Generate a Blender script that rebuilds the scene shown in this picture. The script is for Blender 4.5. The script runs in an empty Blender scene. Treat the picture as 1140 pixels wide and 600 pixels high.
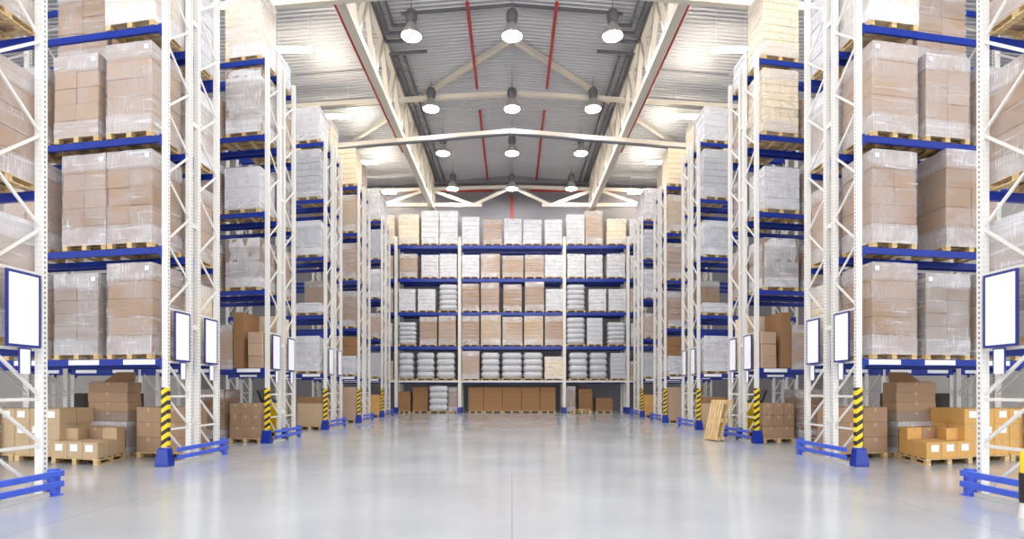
import bpy, bmesh, math, random
from mathutils import Vector
R = random.Random(7)
sc = bpy.context.scene
COL = sc.collection
F = 620.0            # focal length in pixels of the 1140 px wide frame
HOR = 434.0          # horizon row
EYE = 1.59
K = 0.184            # sweep of the rack rows: metres back per metre away from the aisle
LEV = [2.17, 4.50, 6.82, 9.12, 11.38]
BEAM_H = 0.135
TOP = BEAM_H / 2
SIDE = {-1: 'left', 1: 'right'}

# ------------------------------------------------------------------ materials
def nmat(name):
    m = bpy.data.materials.new(name); m.use_nodes = True
    nt = m.node_tree; nt.nodes.clear()
    out = nt.nodes.new('ShaderNodeOutputMaterial')
    return m, nt, out

def N(nt, t, **kw):
    n = nt.nodes.new(t)
    for k, v in kw.items():
        if k in n.inputs: n.inputs[k].default_value = v
        else: setattr(n, k, v)
    return n

def L(nt, a, b): nt.links.new(a, b)

def srgb(r, g, b):
    f = lambda c: (c / 255 / 12.92) if c / 255 <= 0.04045 else ((c / 255 + 0.055) / 1.055) ** 2.4
    return (f(r), f(g), f(b), 1)

def plain(name, col, rough=0.5, metal=0.0, noise=0.06, nscale=6.0, bump=0.0, rnd=0.0, spec=0.5, coat=0.0):
    m, nt, out = nmat(name)
    p = N(nt, 'ShaderNodeBsdfPrincipled'); p.inputs['Roughness'].default_value = rough
    p.inputs['Metallic'].default_value = metal
    p.inputs['Specular IOR Level'].default_value = spec
    p.inputs['Coat Weight'].default_value = coat
    tc = N(nt, 'ShaderNodeTexCoord')
    nz = N(nt, 'ShaderNodeTexNoise'); nz.inputs['Scale'].default_value = nscale; nz.inputs['Detail'].default_value = 4
    L(nt, tc.outputs['Object'], nz.inputs['Vector'])
    hsv = N(nt, 'ShaderNodeHueSaturation'); hsv.inputs['Color'].default_value = col
    mr = N(nt, 'ShaderNodeMapRange'); mr.inputs['To Min'].default_value = 1 - noise; mr.inputs['To Max'].default_value = 1 + noise
    L(nt, nz.outputs['Fac'], mr.inputs['Value'])
    if rnd:
        oi = N(nt, 'ShaderNodeObjectInfo')
        mr2 = N(nt, 'ShaderNodeMapRange'); mr2.inputs['To Min'].default_value = 1 - rnd; mr2.inputs['To Max'].default_value = 1 + rnd
        L(nt, oi.outputs['Random'], mr2.inputs['Value'])
        mu = N(nt, 'ShaderNodeMath', operation='MULTIPLY')
        L(nt, mr.outputs[0], mu.inputs[0]); L(nt, mr2.outputs[0], mu.inputs[1]); L(nt, mu.outputs[0], hsv.inputs['Value'])
    else:
        L(nt, mr.outputs[0], hsv.inputs['Value'])
    L(nt, hsv.outputs[0], p.inputs['Base Color'])
    if bump:
        b = N(nt, 'ShaderNodeBump'); b.inputs['Strength'].default_value = bump; b.inputs['Distance'].default_value = 0.02
        L(nt, nz.outputs['Fac'], b.inputs['Height']); L(nt, b.outputs[0], p.inputs['Normal'])
    L(nt, p.outputs[0], out.inputs[0])
    return m

def emis(name, col, s):
    m, nt, out = nmat(name)
    e = N(nt, 'ShaderNodeEmission'); e.inputs['Color'].default_value = col; e.inputs['Strength'].default_value = s
    L(nt, e.outputs[0], out.inputs[0]); return m

def post_mat():
    # white steel with two columns of punched slots on every face
    m, nt, out = nmat('perforated_white_steel')
    p = N(nt, 'ShaderNodeBsdfPrincipled'); p.inputs['Roughness'].default_value = 0.4
    tc = N(nt, 'ShaderNodeTexCoord'); sx = N(nt, 'ShaderNodeSeparateXYZ'); L(nt, tc.outputs['Object'], sx.inputs[0])
    def math_(op, a, b=None):
        n = N(nt, 'ShaderNodeMath', operation=op)
        for i, v in enumerate((a, b)):
            if v is None: continue
            if isinstance(v, (int, float)): n.inputs[i].default_value = v
            else: L(nt, v, n.inputs[i])
        return n.outputs[0]
    fr = math_('FRACT', math_('DIVIDE', sx.outputs[2], 0.075))
    zin = math_('MULTIPLY', math_('GREATER_THAN', fr, 0.3), math_('LESS_THAN', fr, 0.75))
    def band(c, lo, hi):
        a = math_('ABSOLUTE', c)
        return math_('MULTIPLY', math_('GREATER_THAN', a, lo), math_('LESS_THAN', a, hi))
    ge = N(nt, 'ShaderNodeNewGeometry'); sn = N(nt, 'ShaderNodeSeparateXYZ')
    tn = N(nt, 'ShaderNodeVectorTransform', vector_type='NORMAL', convert_from='WORLD', convert_to='OBJECT')
    L(nt, ge.outputs['True Normal'], tn.inputs[0]); L(nt, tn.outputs[0], sn.inputs[0])
    facey = math_('GREATER_THAN', math_('ABSOLUTE', sn.outputs[1]), 0.5)
    facex = math_('GREATER_THAN', math_('ABSOLUTE', sn.outputs[0]), 0.5)
    hx = math_('MULTIPLY', facey, band(sx.outputs[0], 0.020, 0.029))
    hy = math_('MULTIPLY', facex, band(sx.outputs[1], -1, 0.013))
    h = math_('MULTIPLY', math_('MAXIMUM', math_('MULTIPLY', hx, 0.4), hy), zin)
    mix = N(nt, 'ShaderNodeMix', data_type='RGBA'); L(nt, h, mix.inputs['Factor'])
    mix.inputs['A'].default_value = srgb(224, 221, 216); mix.inputs['B'].default_value = srgb(84, 86, 100)
    L(nt, mix.outputs['Result'], p.inputs['Base Color']); L(nt, p.outputs[0], out.inputs[0])
    return m

def hazard_mat():
    m, nt, out = nmat('hazard_stripes')
    p = N(nt, 'ShaderNodeBsdfPrincipled'); p.inputs['Roughness'].default_value = 0.5
    tc = N(nt, 'ShaderNodeTexCoord'); sx = N(nt, 'ShaderNodeSeparateXYZ'); L(nt, tc.outputs['Object'], sx.inputs[0])
    a = N(nt, 'ShaderNodeMath', operation='MULTIPLY'); a.inputs[1].default_value = 0.7; L(nt, sx.outputs[0], a.inputs[0])
    b = N(nt, 'ShaderNodeMath', operation='SUBTRACT'); L(nt, sx.outputs[2], b.inputs[0]); L(nt, a.outputs[0], b.inputs[1])
    c = N(nt, 'ShaderNodeMath', operation='DIVIDE'); c.inputs[1].default_value = 0.19; L(nt, b.outputs[0], c.inputs[0])
    d = N(nt, 'ShaderNodeMath', operation='FRACT'); L(nt, c.outputs[0], d.inputs[0])
    g = N(nt, 'ShaderNodeMath', operation='GREATER_THAN'); g.inputs[1].default_value = 0.52; L(nt, d.outputs[0], g.inputs[0])
    mix = N(nt, 'ShaderNodeMix', data_type='RGBA'); L(nt, g.outputs[0], mix.inputs['Factor'])
    mix.inputs['A'].default_value = srgb(238, 205, 30); mix.inputs['B'].default_value = srgb(45, 38, 34)
    L(nt, mix.outputs['Result'], p.inputs['Base Color']); L(nt, p.outputs[0], out.inputs[0])
    return m

def film_mat(name, lo, hi, tint=(0.88, 0.88, 0.92, 1)):
    # stretch film: clear plastic, milky where it is wound double (bottom and top), with fine crinkles and painted glints
    m, nt, out = nmat(name)
    tc = N(nt, 'ShaderNodeTexCoord'); oi = N(nt, 'ShaderNodeObjectInfo')
    def noise(scale3, sc_, det, dist=0.0):
        mp = N(nt, 'ShaderNodeMapping'); mp.inputs['Scale'].default_value = scale3; L(nt, tc.outputs['Object'], mp.inputs[0])
        off = N(nt, 'ShaderNodeVectorMath', operation='ADD'); L(nt, mp.outputs[0], off.inputs[0])
        mul = N(nt, 'ShaderNodeMath', operation='MULTIPLY'); mul.inputs[1].default_value = 37.0; L(nt, oi.outputs['Random'], mul.inputs[0]); L(nt, mul.outputs[0], off.inputs[1])
        nz = N(nt, 'ShaderNodeTexNoise'); nz.inputs['Scale'].default_value = sc_; nz.inputs['Detail'].default_value = det; nz.inputs['Distortion'].default_value = dist
        L(nt, off.outputs[0], nz.inputs['Vector']); return nz.outputs['Fac']
    def math_(op, a, b):
        n = N(nt, 'ShaderNodeMath', operation=op)
        for i, v in enumerate((a, b)):
            if isinstance(v, (int, float)): n.inputs[i].default_value = v
            else: L(nt, v, n.inputs[i])
        return n.outputs[0]
    big = noise((1, 1, 1.4), 1.3, 2, .6)
    crink = noise((42, 42, 2.6), 1.0, 2, .2)
    horiz = noise((1.2, 1.2, 16), 1.0, 3, .5)
    sx = N(nt, 'ShaderNodeSeparateXYZ'); L(nt, tc.outputs['Generated'], sx.inputs[0])
    def band(c, half):
        d = math_('ABSOLUTE', math_('SUBTRACT', sx.outputs[2], c), 0)
        mr = N(nt, 'ShaderNodeMapRange'); mr.interpolation_type = 'SMOOTHSTEP'; mr.inputs['From Min'].default_value = half; mr.inputs['From Max'].default_value = half*.72
        L(nt, d, mr.inputs['Value']); return mr.outputs[0]
    wind = math_('MAXIMUM', band(1.0, .21), band(.0, .23))
    base = N(nt, 'ShaderNodeMapRange'); base.inputs['From Min'].default_value = .35; base.inputs['From Max'].default_value = .7
    base.inputs['To Min'].default_value = lo; base.inputs['To Max'].default_value = hi; L(nt, big, base.inputs['Value'])
    glint_streak = N(nt, 'ShaderNodeMapRange'); glint_streak.inputs['From Min'].default_value = .6; glint_streak.inputs['From Max'].default_value = .75
    glint_streak.inputs['To Max'].default_value = .42; L(nt, horiz, glint_streak.inputs['Value'])  # whiter horizontal streaks paint glints of light along the carton edges
    fac = math_('ADD', math_('ADD', base.outputs[0], glint_streak.outputs[0]), math_('MULTIPLY', wind, .26))
    crease_glint = N(nt, 'ShaderNodeMapRange'); crease_glint.inputs['From Min'].default_value = .56; crease_glint.inputs['From Max'].default_value = .72
    crease_glint.inputs['To Max'].default_value = .3; L(nt, crink, crease_glint.inputs['Value'])  # glare on the creases, painted as extra white opacity
    fac = math_('ADD', fac, math_('MULTIPLY', crease_glint.outputs[0], math_('GREATER_THAN', big, .45)))
    fac = math_('MINIMUM', fac, .97)
    p = N(nt, 'ShaderNodeBsdfPrincipled'); p.inputs['Base Color'].default_value = tint; p.inputs['Roughness'].default_value = 0.2
    p.inputs['Specular IOR Level'].default_value = 1.0
    h = math_('ADD', math_('MULTIPLY', crink, .6), horiz)
    b = N(nt, 'ShaderNodeBump'); b.inputs['Strength'].default_value = 0.9; b.inputs['Distance'].default_value = 0.03
    L(nt, h, b.inputs['Height']); L(nt, b.outputs[0], p.inputs['Normal'])
    t = N(nt, 'ShaderNodeBsdfTransparent')
    mx = N(nt, 'ShaderNodeMixShader'); L(nt, fac, mx.inputs[0]); L(nt, t.outputs[0], mx.inputs[1]); L(nt, p.outputs[0], mx.inputs[2])
    L(nt, mx.outputs[0], out.inputs[0])
    return m

def wood_mat():
    m, nt, out = nmat('pallet_wood')
    p = N(nt, 'ShaderNodeBsdfPrincipled'); p.inputs['Roughness'].default_value = 0.75
    tc = N(nt, 'ShaderNodeTexCoord'); mp = N(nt, 'ShaderNodeMapping'); mp.inputs['Scale'].default_value = (2, 14, 14); L(nt, tc.outputs['Object'], mp.inputs[0])
    nz = N(nt, 'ShaderNodeTexNoise'); nz.inputs['Scale'].default_value = 2; nz.inputs['Detail'].default_value = 5; L(nt, mp.outputs[0], nz.inputs['Vector'])
    cr = N(nt, 'ShaderNodeValToRGB'); cr.color_ramp.elements[0].color = srgb(178, 142, 92); cr.color_ramp.elements[1].color = srgb(232, 208, 160)
    cr.color_ramp.elements[0].position = 0.3; cr.color_ramp.elements[1].position = 0.7
    L(nt, nz.outputs['Fac'], cr.inputs[0]); L(nt, cr.outputs[0], p.inputs['Base Color']); L(nt, p.outputs[0], out.inputs[0])
    return m

def floor_mat():
    m, nt, out = nmat('polished_concrete')
    p = N(nt, 'ShaderNodeBsdfPrincipled'); p.inputs['Specular IOR Level'].default_value = 0.6
    tc = N(nt, 'ShaderNodeTexCoord')
    nz = N(nt, 'ShaderNodeTexNoise'); nz.inputs['Scale'].default_value = 0.35; nz.inputs['Detail'].default_value = 6; L(nt, tc.outputs['Object'], nz.inputs['Vector'])
    nz2 = N(nt, 'ShaderNodeTexNoise'); nz2.inputs['Scale'].default_value = 2.5; nz2.inputs['Detail'].default_value = 5; L(nt, tc.outputs['Object'], nz2.inputs['Vector'])
    cr = N(nt, 'ShaderNodeValToRGB'); cr.color_ramp.elements[0].color = srgb(164, 168, 173); cr.color_ramp.elements[1].color = srgb(187, 190, 194)
    cr.color_ramp.elements[0].position = 0.3; cr.color_ramp.elements[1].position = 0.7
    L(nt, nz.outputs['Fac'], cr.inputs[0])
    # saw-cut joints of the slab
    br = N(nt, 'ShaderNodeTexBrick'); br.offset = 0.0; br.inputs['Scale'].default_value = 1.0
    br.inputs['Brick Width'].default_value = 5.5; br.inputs['Row Height'].default_value = 5.2; br.inputs['Mortar Size'].default_value = 0.006
    br.inputs['Color1'].default_value = (1, 1, 1, 1); br.inputs['Color2'].default_value = (0.97, 0.97, 0.98, 1); br.inputs['Mortar'].default_value = (0.6, 0.6, 0.62, 1)
    L(nt, tc.outputs['Object'], br.inputs['Vector'])
    mu = N(nt, 'ShaderNodeMix', data_type='RGBA', blend_type='MULTIPLY'); mu.inputs['Factor'].default_value = 1
    L(nt, cr.outputs[0], mu.inputs['A']); L(nt, br.outputs[0], mu.inputs['B']); L(nt, mu.outputs['Result'], p.inputs['Base Color'])
    mr = N(nt, 'ShaderNodeMapRange'); mr.inputs['To Min'].default_value = 0.13; mr.inputs['To Max'].default_value = 0.2; L(nt, nz2.outputs['Fac'], mr.inputs['Value'])
    L(nt, mr.outputs[0], p.inputs['Roughness'])
    b = N(nt, 'ShaderNodeBump'); b.inputs['Strength'].default_value = 0.04; b.inputs['Distance'].default_value = 0.02
    L(nt, nz2.outputs['Fac'], b.inputs['Height']); L(nt, b.outputs[0], p.inputs['Normal'])
    L(nt, p.outputs[0], out.inputs[0])
    return m

MT = dict(
    post=post_mat(), hazard=hazard_mat(), wood=wood_mat(), floor=floor_mat(),
    white=plain('white_steel', srgb(222, 219, 214), 0.4, noise=0.02),
    blue=plain('blue_steel', srgb(4, 44, 146), 0.35, noise=0.05),
    rail=plain('glare_blue_rail', srgb(62, 92, 205), 0.35, noise=0.05),  # blue steel with the glare on the rails mixed into its colour
    cream=plain('cream_steel', srgb(212, 204, 190), 0.5, noise=0.03),
    deck=plain('galvanised_roof_deck', srgb(190, 190, 193), 0.42, metal=0.15, noise=0.04),
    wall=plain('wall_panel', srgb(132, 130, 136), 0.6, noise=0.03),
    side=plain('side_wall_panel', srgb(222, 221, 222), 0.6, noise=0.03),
    dark=plain('dark_conduit', srgb(88, 88, 94), 0.5, noise=0.03),
    red=plain('red_pipe', srgb(176, 44, 40), 0.45, noise=0.04),
    tan=plain('tan_carton', srgb(166, 135, 107), 0.75, noise=0.08, nscale=3, rnd=0.07),
    pink=plain('pale_carton', srgb(182, 154, 130), 0.75, noise=0.07, nscale=3, rnd=0.06),
    gray=plain('grey_carton', srgb(150, 132, 118), 0.75, noise=0.08, nscale=3, rnd=0.06),
    brown=plain('brown_carton', srgb(150, 112, 76), 0.8, noise=0.1, nscale=3, rnd=0.08),
    yellow=plain('yellow_carton', srgb(216, 168, 98), 0.75, noise=0.08, nscale=3, rnd=0.06),
    kraft=plain('kraft_carton', srgb(192, 166, 132), 0.75, noise=0.08, nscale=3, rnd=0.06),
    cream_box=plain('cream_carton', srgb(232, 216, 188), 0.7, noise=0.06, nscale=3, rnd=0.05),
    milk=plain('white_wrapped_goods', srgb(212, 212, 217), 0.4, noise=0.1, nscale=7, bump=0.3, rnd=0.04),
    silver=plain('silver_wrapped_goods', srgb(196, 198, 204), 0.3, noise=0.16, nscale=7, bump=0.5, rnd=0.05, metal=0.15),
    sack=plain('white_plastic_sack', srgb(190, 192, 198), 0.32, noise=0.22, nscale=9, bump=0.6, rnd=0.05),
    black=plain('black_plastic', srgb(38, 36, 38), 0.45, noise=0.1),
    darkwrap=plain('black_wrap', srgb(58, 46, 42), 0.35, noise=0.2, bump=0.4),
    forkyellow=plain('yellow_paint', srgb(246, 208, 28), 0.35, noise=0.04),
    rubber=plain('rubber', srgb(30, 30, 31), 0.8, noise=0.1),
    paper=plain('white_paper', srgb(246, 246, 248), 0.5, noise=0.01),
    navy=plain('navy_frame', srgb(38, 52, 130), 0.4, noise=0.02),
    sheet=plain('sign_sheet', srgb(248, 248, 250), 0.35, noise=0.015),
    alu=plain('spun_aluminium', srgb(186, 184, 182), 0.4, metal=0.5, noise=0.05),
    ballast=plain('ballast_grey', srgb(92, 92, 98), 0.5, noise=0.04),
    film=film_mat('stretch_film', 0.08, 0.28), film2=film_mat('milky_film', 0.35, 0.62),
    lens=emis('lamp_glow', (1.0, 0.97, 0.95, 1), 85.0), tube=emis('tube_glow', (1.0, 0.90, 0.74, 1), 110.0),
)

# ------------------------------------------------------------------ mesh helpers
class MB:
    def __init__(self): self.v = []; self.f = []; self.smooth = False
    def box(self, a0, a1, b0, b1, c0, c1):
        n = len(self.v)
        self.v += [(a0,b0,c0),(a1,b0,c0),(a1,b1,c0),(a0,b1,c0),(a0,b0,c1),(a1,b0,c1),(a1,b1,c1),(a0,b1,c1)]
        self.f += [tuple(n+i for i in q) for q in ((3,2,1,0),(4,5,6,7),(0,1,5,4),(1,2,6,5),(2,3,7,6),(3,0,4,7))]
        return self
    def cbox(self, a0, a1, b0, b1, c0, c1, e=0.012):
        # box with chamfered vertical and top edges
        def ring(i, z): 
            x0, x1, y0, y1 = a0 + i, a1 - i, b0 + i, b1 - i; 
            return [(x0+e,y0,z),(x1-e,y0,z),(x1,y0+e,z),(x1,y1-e,z),(x1-e,y1,z),(x0+e,y1,z),(x0,y1-e,z),(x0,y0+e,z)]
        rings = [ring(e*.6, c0), ring(0, c0+e*.8), ring(0, c1-e*.8), ring(e*.6, c1)]
        self.loft(rings); return self
    def loft(self, rings, cap=True):
        n = len(self.v); m = len(rings[0])
        for r in rings: self.v += [tuple(p) for p in r]
        for i in range(len(rings)-1):
            for j in range(m):
                a = n+i*m+j; b = n+i*m+(j+1) % m
                self.f.append((a, b, b+m, a+m))
        if cap:
            self.f.append(tuple(n+j for j in reversed(range(m))))
            self.f.append(tuple(n+(len(rings)-1)*m+j for j in range(m)))
        return self
    def bar(self, p, q, w, h, up=(0,0,1)):
        p, q = Vector(p), Vector(q); d = (q-p).normalized(); u = Vector(up)
        s = d.cross(u)
        if s.length < 1e-4: s = d.cross(Vector((1,0,0)))
        s.normalize(); t = s.cross(d)
        o = [(-w/2,-h/2),(w/2,-h/2),(w/2,h/2),(-w/2,h/2)]
        self.loft([[p+s*a+t*b for a,b in o],[q+s*a+t*b for a,b in o]]); return self
    def tube(self, pts, r, n=10):
        pts = [Vector(p) for p in pts]; rings = []
        for i, p in enumerate(pts):
            d0 = (pts[i]-pts[i-1]).normalized() if i else None
            d1 = (pts[i+1]-pts[i]).normalized() if i < len(pts)-1 else None
            d = ((d0 or d1) + (d1 or d0)).normalized()
            s = d.cross(Vector((0,0,1)))
            if s.length < 1e-3: s = Vector((1,0,0))
            s.normalize(); t = s.cross(d)
            k = 1.0
            if d0 and d1: k = 1/max(.5, math.sqrt((1+d0.dot(d1))/2))
            rings.append([p + (s*math.cos(2*math.pi*j/n)*k + t*math.sin(2*math.pi*j/n))*r for j in range(n)])
        self.loft(rings); self.smooth = True; return self
    def lathe(self, prof, n=24, c=(0,0,0), cap=True):
        self.loft([[(c[0]+r*math.cos(2*math.pi*j/n), c[1]+r*math.sin(2*math.pi*j/n), c[2]+z) for j in range(n)] for r, z in prof], cap)
        self.smooth = True; return self
    def mesh(self, name, mat, basis=None, flip=False):
        """basis: (u vector, v vector) in xy that the local u and v axes follow"""
        v = self.v; f = self.f
        if basis:
            (ux, uy), (vx, vy) = basis
            v = [(ux*a+vx*b, uy*a+vy*b, c) for a, b, c in v]
            if ux*vy-uy*vx < 0: f = [tuple(reversed(q)) for q in f]
        me = bpy.data.meshes.new(name); me.from_pydata(v, [], f)
        me.materials.append(mat)
        if self.smooth:
            me.shade_smooth()
            me.set_sharp_from_angle(angle=math.radians(38))
        me.update(); return me

def link(name, me, parent=None, loc=(0,0,0), label=None):
    o = bpy.data.objects.new(name, me); COL.objects.link(o); o.location = loc
    if parent: o.parent = parent
    if label: o['label'] = label
    return o

def dup(src, parent=None, loc=None):
    o = src.copy(); COL.objects.link(o)
    o.parent = parent
    if loc is not None: o.location = loc
    return o

def thing(name, label, cat, loc=(0,0,0), group=None, me=None):
    o = bpy.data.objects.new(name, me); COL.objects.link(o); o.location = loc
    o['label'] = label; o['category'] = cat
    if group: o['group'] = group
    return o

def struct(name, me, loc=(0,0,0)):
    o = link(name, me, None, loc); o['kind'] = 'structure'; return o

def basis(s, k=K): return ((s, k), (0, 1))

# ------------------------------------------------------------------ the hall
HX, Y0, Y1 = 24.0, -7.0, 42.0
RIDGE, SLOPE = 17.75, 0.08
roof = lambda x: RIDGE - SLOPE*abs(x)
struct('floor', MB().box(-HX, HX, Y0, Y1, -0.3, 0).mesh('floor', MT['floor']))
m = MB()      # trapezoid ribbed deck, ribs across the hall
prof = []
y = Y0
while y < Y1:
    prof += [(y, 0), (y+.09, 0), (y+.12, .06), (y+.21, .06)]
    y += .24
prof.append((Y1, 0))
xs = [-HX, 0, HX]
n = len(prof)
for x in xs: m.v += [(x, a, roof(x)+b) for a, b in prof]
for x in xs: m.v += [(x, a, roof(x)+.3) for a, b in prof]
for i in range(2):
    for j in range(n-1):
        a = i*n+j; m.f.append((a, a+1, a+1+n, a+n))
        a += 3*n; m.f.append((a, a+n, a+1+n, a+1))
struct('ceiling', m.mesh('ceiling', MT['deck']))
m = MB()
m.loft([[(-HX, Y1, 0), (HX, Y1, 0), (HX, Y1, roof(HX)), (0, Y1, RIDGE), (-HX, Y1, roof(HX))],
        [(-HX, Y1+.3, 0), (HX, Y1+.3, 0), (HX, Y1+.3, roof(HX)), (0, Y1+.3, RIDGE), (-HX, Y1+.3, roof(HX))]])
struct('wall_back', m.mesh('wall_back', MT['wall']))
struct('wall_left', MB().box(-HX-.3, -HX, Y0, Y1, 0, roof(HX)).mesh('wall_left', MT['side']))
struct('wall_right', MB().box(HX, HX+.3, Y0, Y1, 0, roof(HX)).mesh('wall_right', MT['side']))

# lattice girders along the nave
GX, GZ = 5.74, 14.65
for s in (-1, 1):
    g = thing('lattice_girder', f'long cream steel lattice girder under the roof on the {SIDE[s]} of the lamps', 'girder', (s*GX, 10, GZ))
    link('lower_chord', MB().box(-.17, .17, 0, 31.6, -.14, .14).mesh('lower_chord', MT['cream']), g)
    zt = roof(GX)-.14-GZ
    link('upper_chord', MB().box(-.15, .15, 0, 31.6, zt-.12, zt+.12).mesh('upper_chord', MT['cream']), g)
    n = 12; p = 31.2/n
    for i in range(n):
        a, b = .2+i*p, .2+(i+1)*p
        for q0, q1 in (((0, a, .1), (0, a+p/2, zt-.1)), ((0, a+p/2, zt-.1), (0, b, .1))):
            link('web_member', MB().bar(q0, q1, .22, .2, up=(1,0,0)).mesh('web_member', MT['cream']), g)

# transverse trusses
def truss(y, name, flat=False):
    g = thing('roof_truss', name, 'truss', (0, y, 14.8))
    W = 14.0; sl = 0.0 if flat else .085
    zb = lambda x: -sl*abs(x)
    zt = lambda x: (16.76-14.8-.06*abs(x)) if not flat else 1.32-.03*abs(x)
    for s in (-1, 1):
        x0 = 2.15 if flat else 0
        link('lower_chord', MB().bar((s*x0, 0, zb(x0)), (s*W, 0, zb(W)), .2, .26).mesh('lower_chord', MT['cream']), g)
        link('upper_chord', MB().bar((0, 0, zt(0)), (s*W, 0, zt(W)), .2, .2).mesh('upper_chord', MT['cream']), g)
        xs = [0, 2.75, 6.0, 9.2, 12.2] if flat else []
        for i in range(len(xs)-1):
            a, b = xs[i], xs[i+1]
            pa, pb = (s*a, 0, zt(a) if i % 2 == 0 else zb(a)), (s*b, 0, zb(b) if i % 2 == 0 else zt(b))
            link('web_member', MB().bar(pa, pb, .16, .2).mesh('web_member', MT['cream']), g)
    return g
truss(18.1, 'cream roof truss nearest the camera, cut by the top of the picture')
truss(28.5, 'cream roof truss crossing the middle of the hall above the lamps')
truss(39.85, 'cream zigzag roof truss above the far rack', flat=True)
for s in (-1, 1):
    thing('wind_brace', f'slanting cream roof brace meeting its twin behind the front lamp, {SIDE[s]} one', 'brace', (0, 0, 0),
          me=MB().bar((s*.05, 25.4, 17.58), (s*10.4, 34.8, 16.85), .2, .2).mesh('wind_brace', MT['cream']))
for s in (-1, 1):
    for q, (xa, zb_) in enumerate(((12.4, 14.6),)):
        pass

# conduits and pipes
def pipe(name, label, cat, pts, r, mat, group=None):
    c = Vector(pts[0])
    return thing(name, label, cat, c, group, MB().tube([Vector(p)-c for p in pts], r).mesh(name, MT[mat]))
for s in (-1, 1):
    sd = SIDE[s]
    for i, (x, yy, xe) in enumerate(((5.62, 24.8, 4.15), (5.38, 24.25, 4.15), (5.08, 23.75, 4.15))):
        w = ('outer', 'middle', 'inner')[i]
        pipe('conduit', f'{w} dark conduit bending to the front lamp on the {sd}', 'conduit',
             [(s*x, 10, roof(x)-.22), (s*x, yy, roof(x)-.22), (s*xe, yy, roof(xe)-.24)], .07, 'dark', f'front conduits on the {sd}')
    for i, (x, yy) in enumerate(((5.6, 25.6), (5.35, 25.75), (5.0, 25.9))):
        w = ('outer', 'middle', 'inner')[i]
        pts = [(s*x, yy, roof(x)-.26), (s*x, 41.2, roof(x)-.26)]
        if i == 0: pts = [(s*3.9, yy, roof(3.9)-.28)] + pts
        pipe('conduit', f'{w} dark conduit along the {sd} girder to the back wall', 'conduit', pts, .07, 'dark', f'rear conduits on the {sd}')
    pipe('conduit', f'dark conduit from ridge lamp down the roof to the {sd} front lamp', 'conduit',
         [(s*.03, 23.1, roof(0)-.2), (s*4.6, 23.1, roof(4.6)-.2)], .07, 'dark')
    pipe('conduit', f'dark pipe under the middle truss, {sd} half', 'conduit',
         [(s*.03, 28.3, 14.8-.2), (s*13, 28.3, 14.8-.2-.085*13)], .075, 'dark')
    for i in range(2):
        pipe('conduit', f'{("front", "rear")[i]} of two dark pipes under the roof outside the {sd} girder', 'conduit',
             [(s*5.2, 29.6+.45*i, roof(5.2)-.15), (s*14, 29.6+.45*i, roof(14)-.15)], .06, 'dark')
    pipe('conduit', f'dark pipe at the top of the back wall, {sd} half', 'conduit', [(s*.03, 41.4, 16.95), (s*14, 41.4, 16.6)], .08, 'dark')
    pipe('sprinkler_pipe', f'red sprinkler pipe under the roof near the front lamps, {sd} of the ridge', 'pipe',
         [(s*1.82, 22.6, 17.3), (s*1.82, 29.0, 17.3)], .075, 'red')
    pipe('sprinkler_pipe', f'red sprinkler pipe under the far roof, {sd} of the ridge', 'pipe',
         [(s*1.82, 31.4, 17.3), (s*1.82, 41.6, 17.3)], .075, 'red')
    pipe('sprinkler_pipe', f'thin red pipe along the outside of the {sd} girder', 'pipe', [(s*6.0, 12, 14.62), (s*6.0, 30.5, 14.62)], .05, 'red')
    pipe('sprinkler_pipe', f'red cross pipe behind the far truss, {sd} half', 'pipe', [(s*1.3, 40.7, 16.15), (s*9.6, 40.7, 16.1)], .09, 'red')
    pipe('roof_cable', f'thin cable strung below the roof outside the {sd} girder', 'cable', [(s*6.2, 27.0, roof(6.2)-.05), (s*10.5, 27.0, roof(10.5)-.05)], .02, 'dark')
pipe('added_red_pipe', 'made-up red pipe on the back wall behind the central lamp', 'pipe', [(.0, 41.7, 13.2), (.0, 41.7, 16.2)], .09, 'red')  # pipe added in place of a faint translucent red smear

# high bay lamps
LO = {0: 'nearest', 1: 'second', 2: 'third', 3: 'farthest', 4: 'overhead', 5: 'rearmost'}
OV = {4: 'next before the visible ones', 5: 'second before the visible ones', 6: 'over the camera'}
H_ref = MB().lathe([(.40, 0), (.405, .02), (.39, .1), (.27, .34), (.15, .5), (.13, .56)], 28, cap=False).mesh('reflector', MT['alu'])
H_in = MB().lathe([(.385, .0), (.385, .03)], 28).mesh('lens', MT['lens'])
H_bal = MB().lathe([(.13, .54), (.2, .6), (.24, .74), (.24, .92), (.17, 1.04), (.08, 1.08)], 20).mesh('ballast_housing', MT['ballast'])
H_hook = MB().tube([(0, 0, 1.06), (0, 0, 1.36)], .022, 8).mesh('hook', MT['ballast'])
for i, yy in enumerate((22.4, 28.2, 33.5, 39.4, 16.6, 10.8, 5.0)):
    for X in (-4.05, 0, 4.05):
        w = 'under the ridge' if X == 0 else f'on the {"left" if X < 0 else "right"}'
        g = thing('pendant_lamp', f'lit bell-shaped high bay lamp {w}, {LO[i]} row from the camera' if i < 4 else f'lit high bay lamp {w} above the top edge, {OV[i]}', 'lamp', (X + (0 if X == 0 else math.copysign(.05*(i if i < 4 else 0), X)), yy, 15.8), 'high bay lamps')
        for nm, me in (('reflector', H_ref), ('lens', H_in), ('ballast_housing', H_bal), ('hook', H_hook)): link(nm, me, g)
        zr = roof(X)-15.8
        link('suspension', MB().tube([(0, 0, 1.34), (0, 0, zr+.05)], .012, 6).mesh('suspension', MT['ballast']), g)
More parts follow.
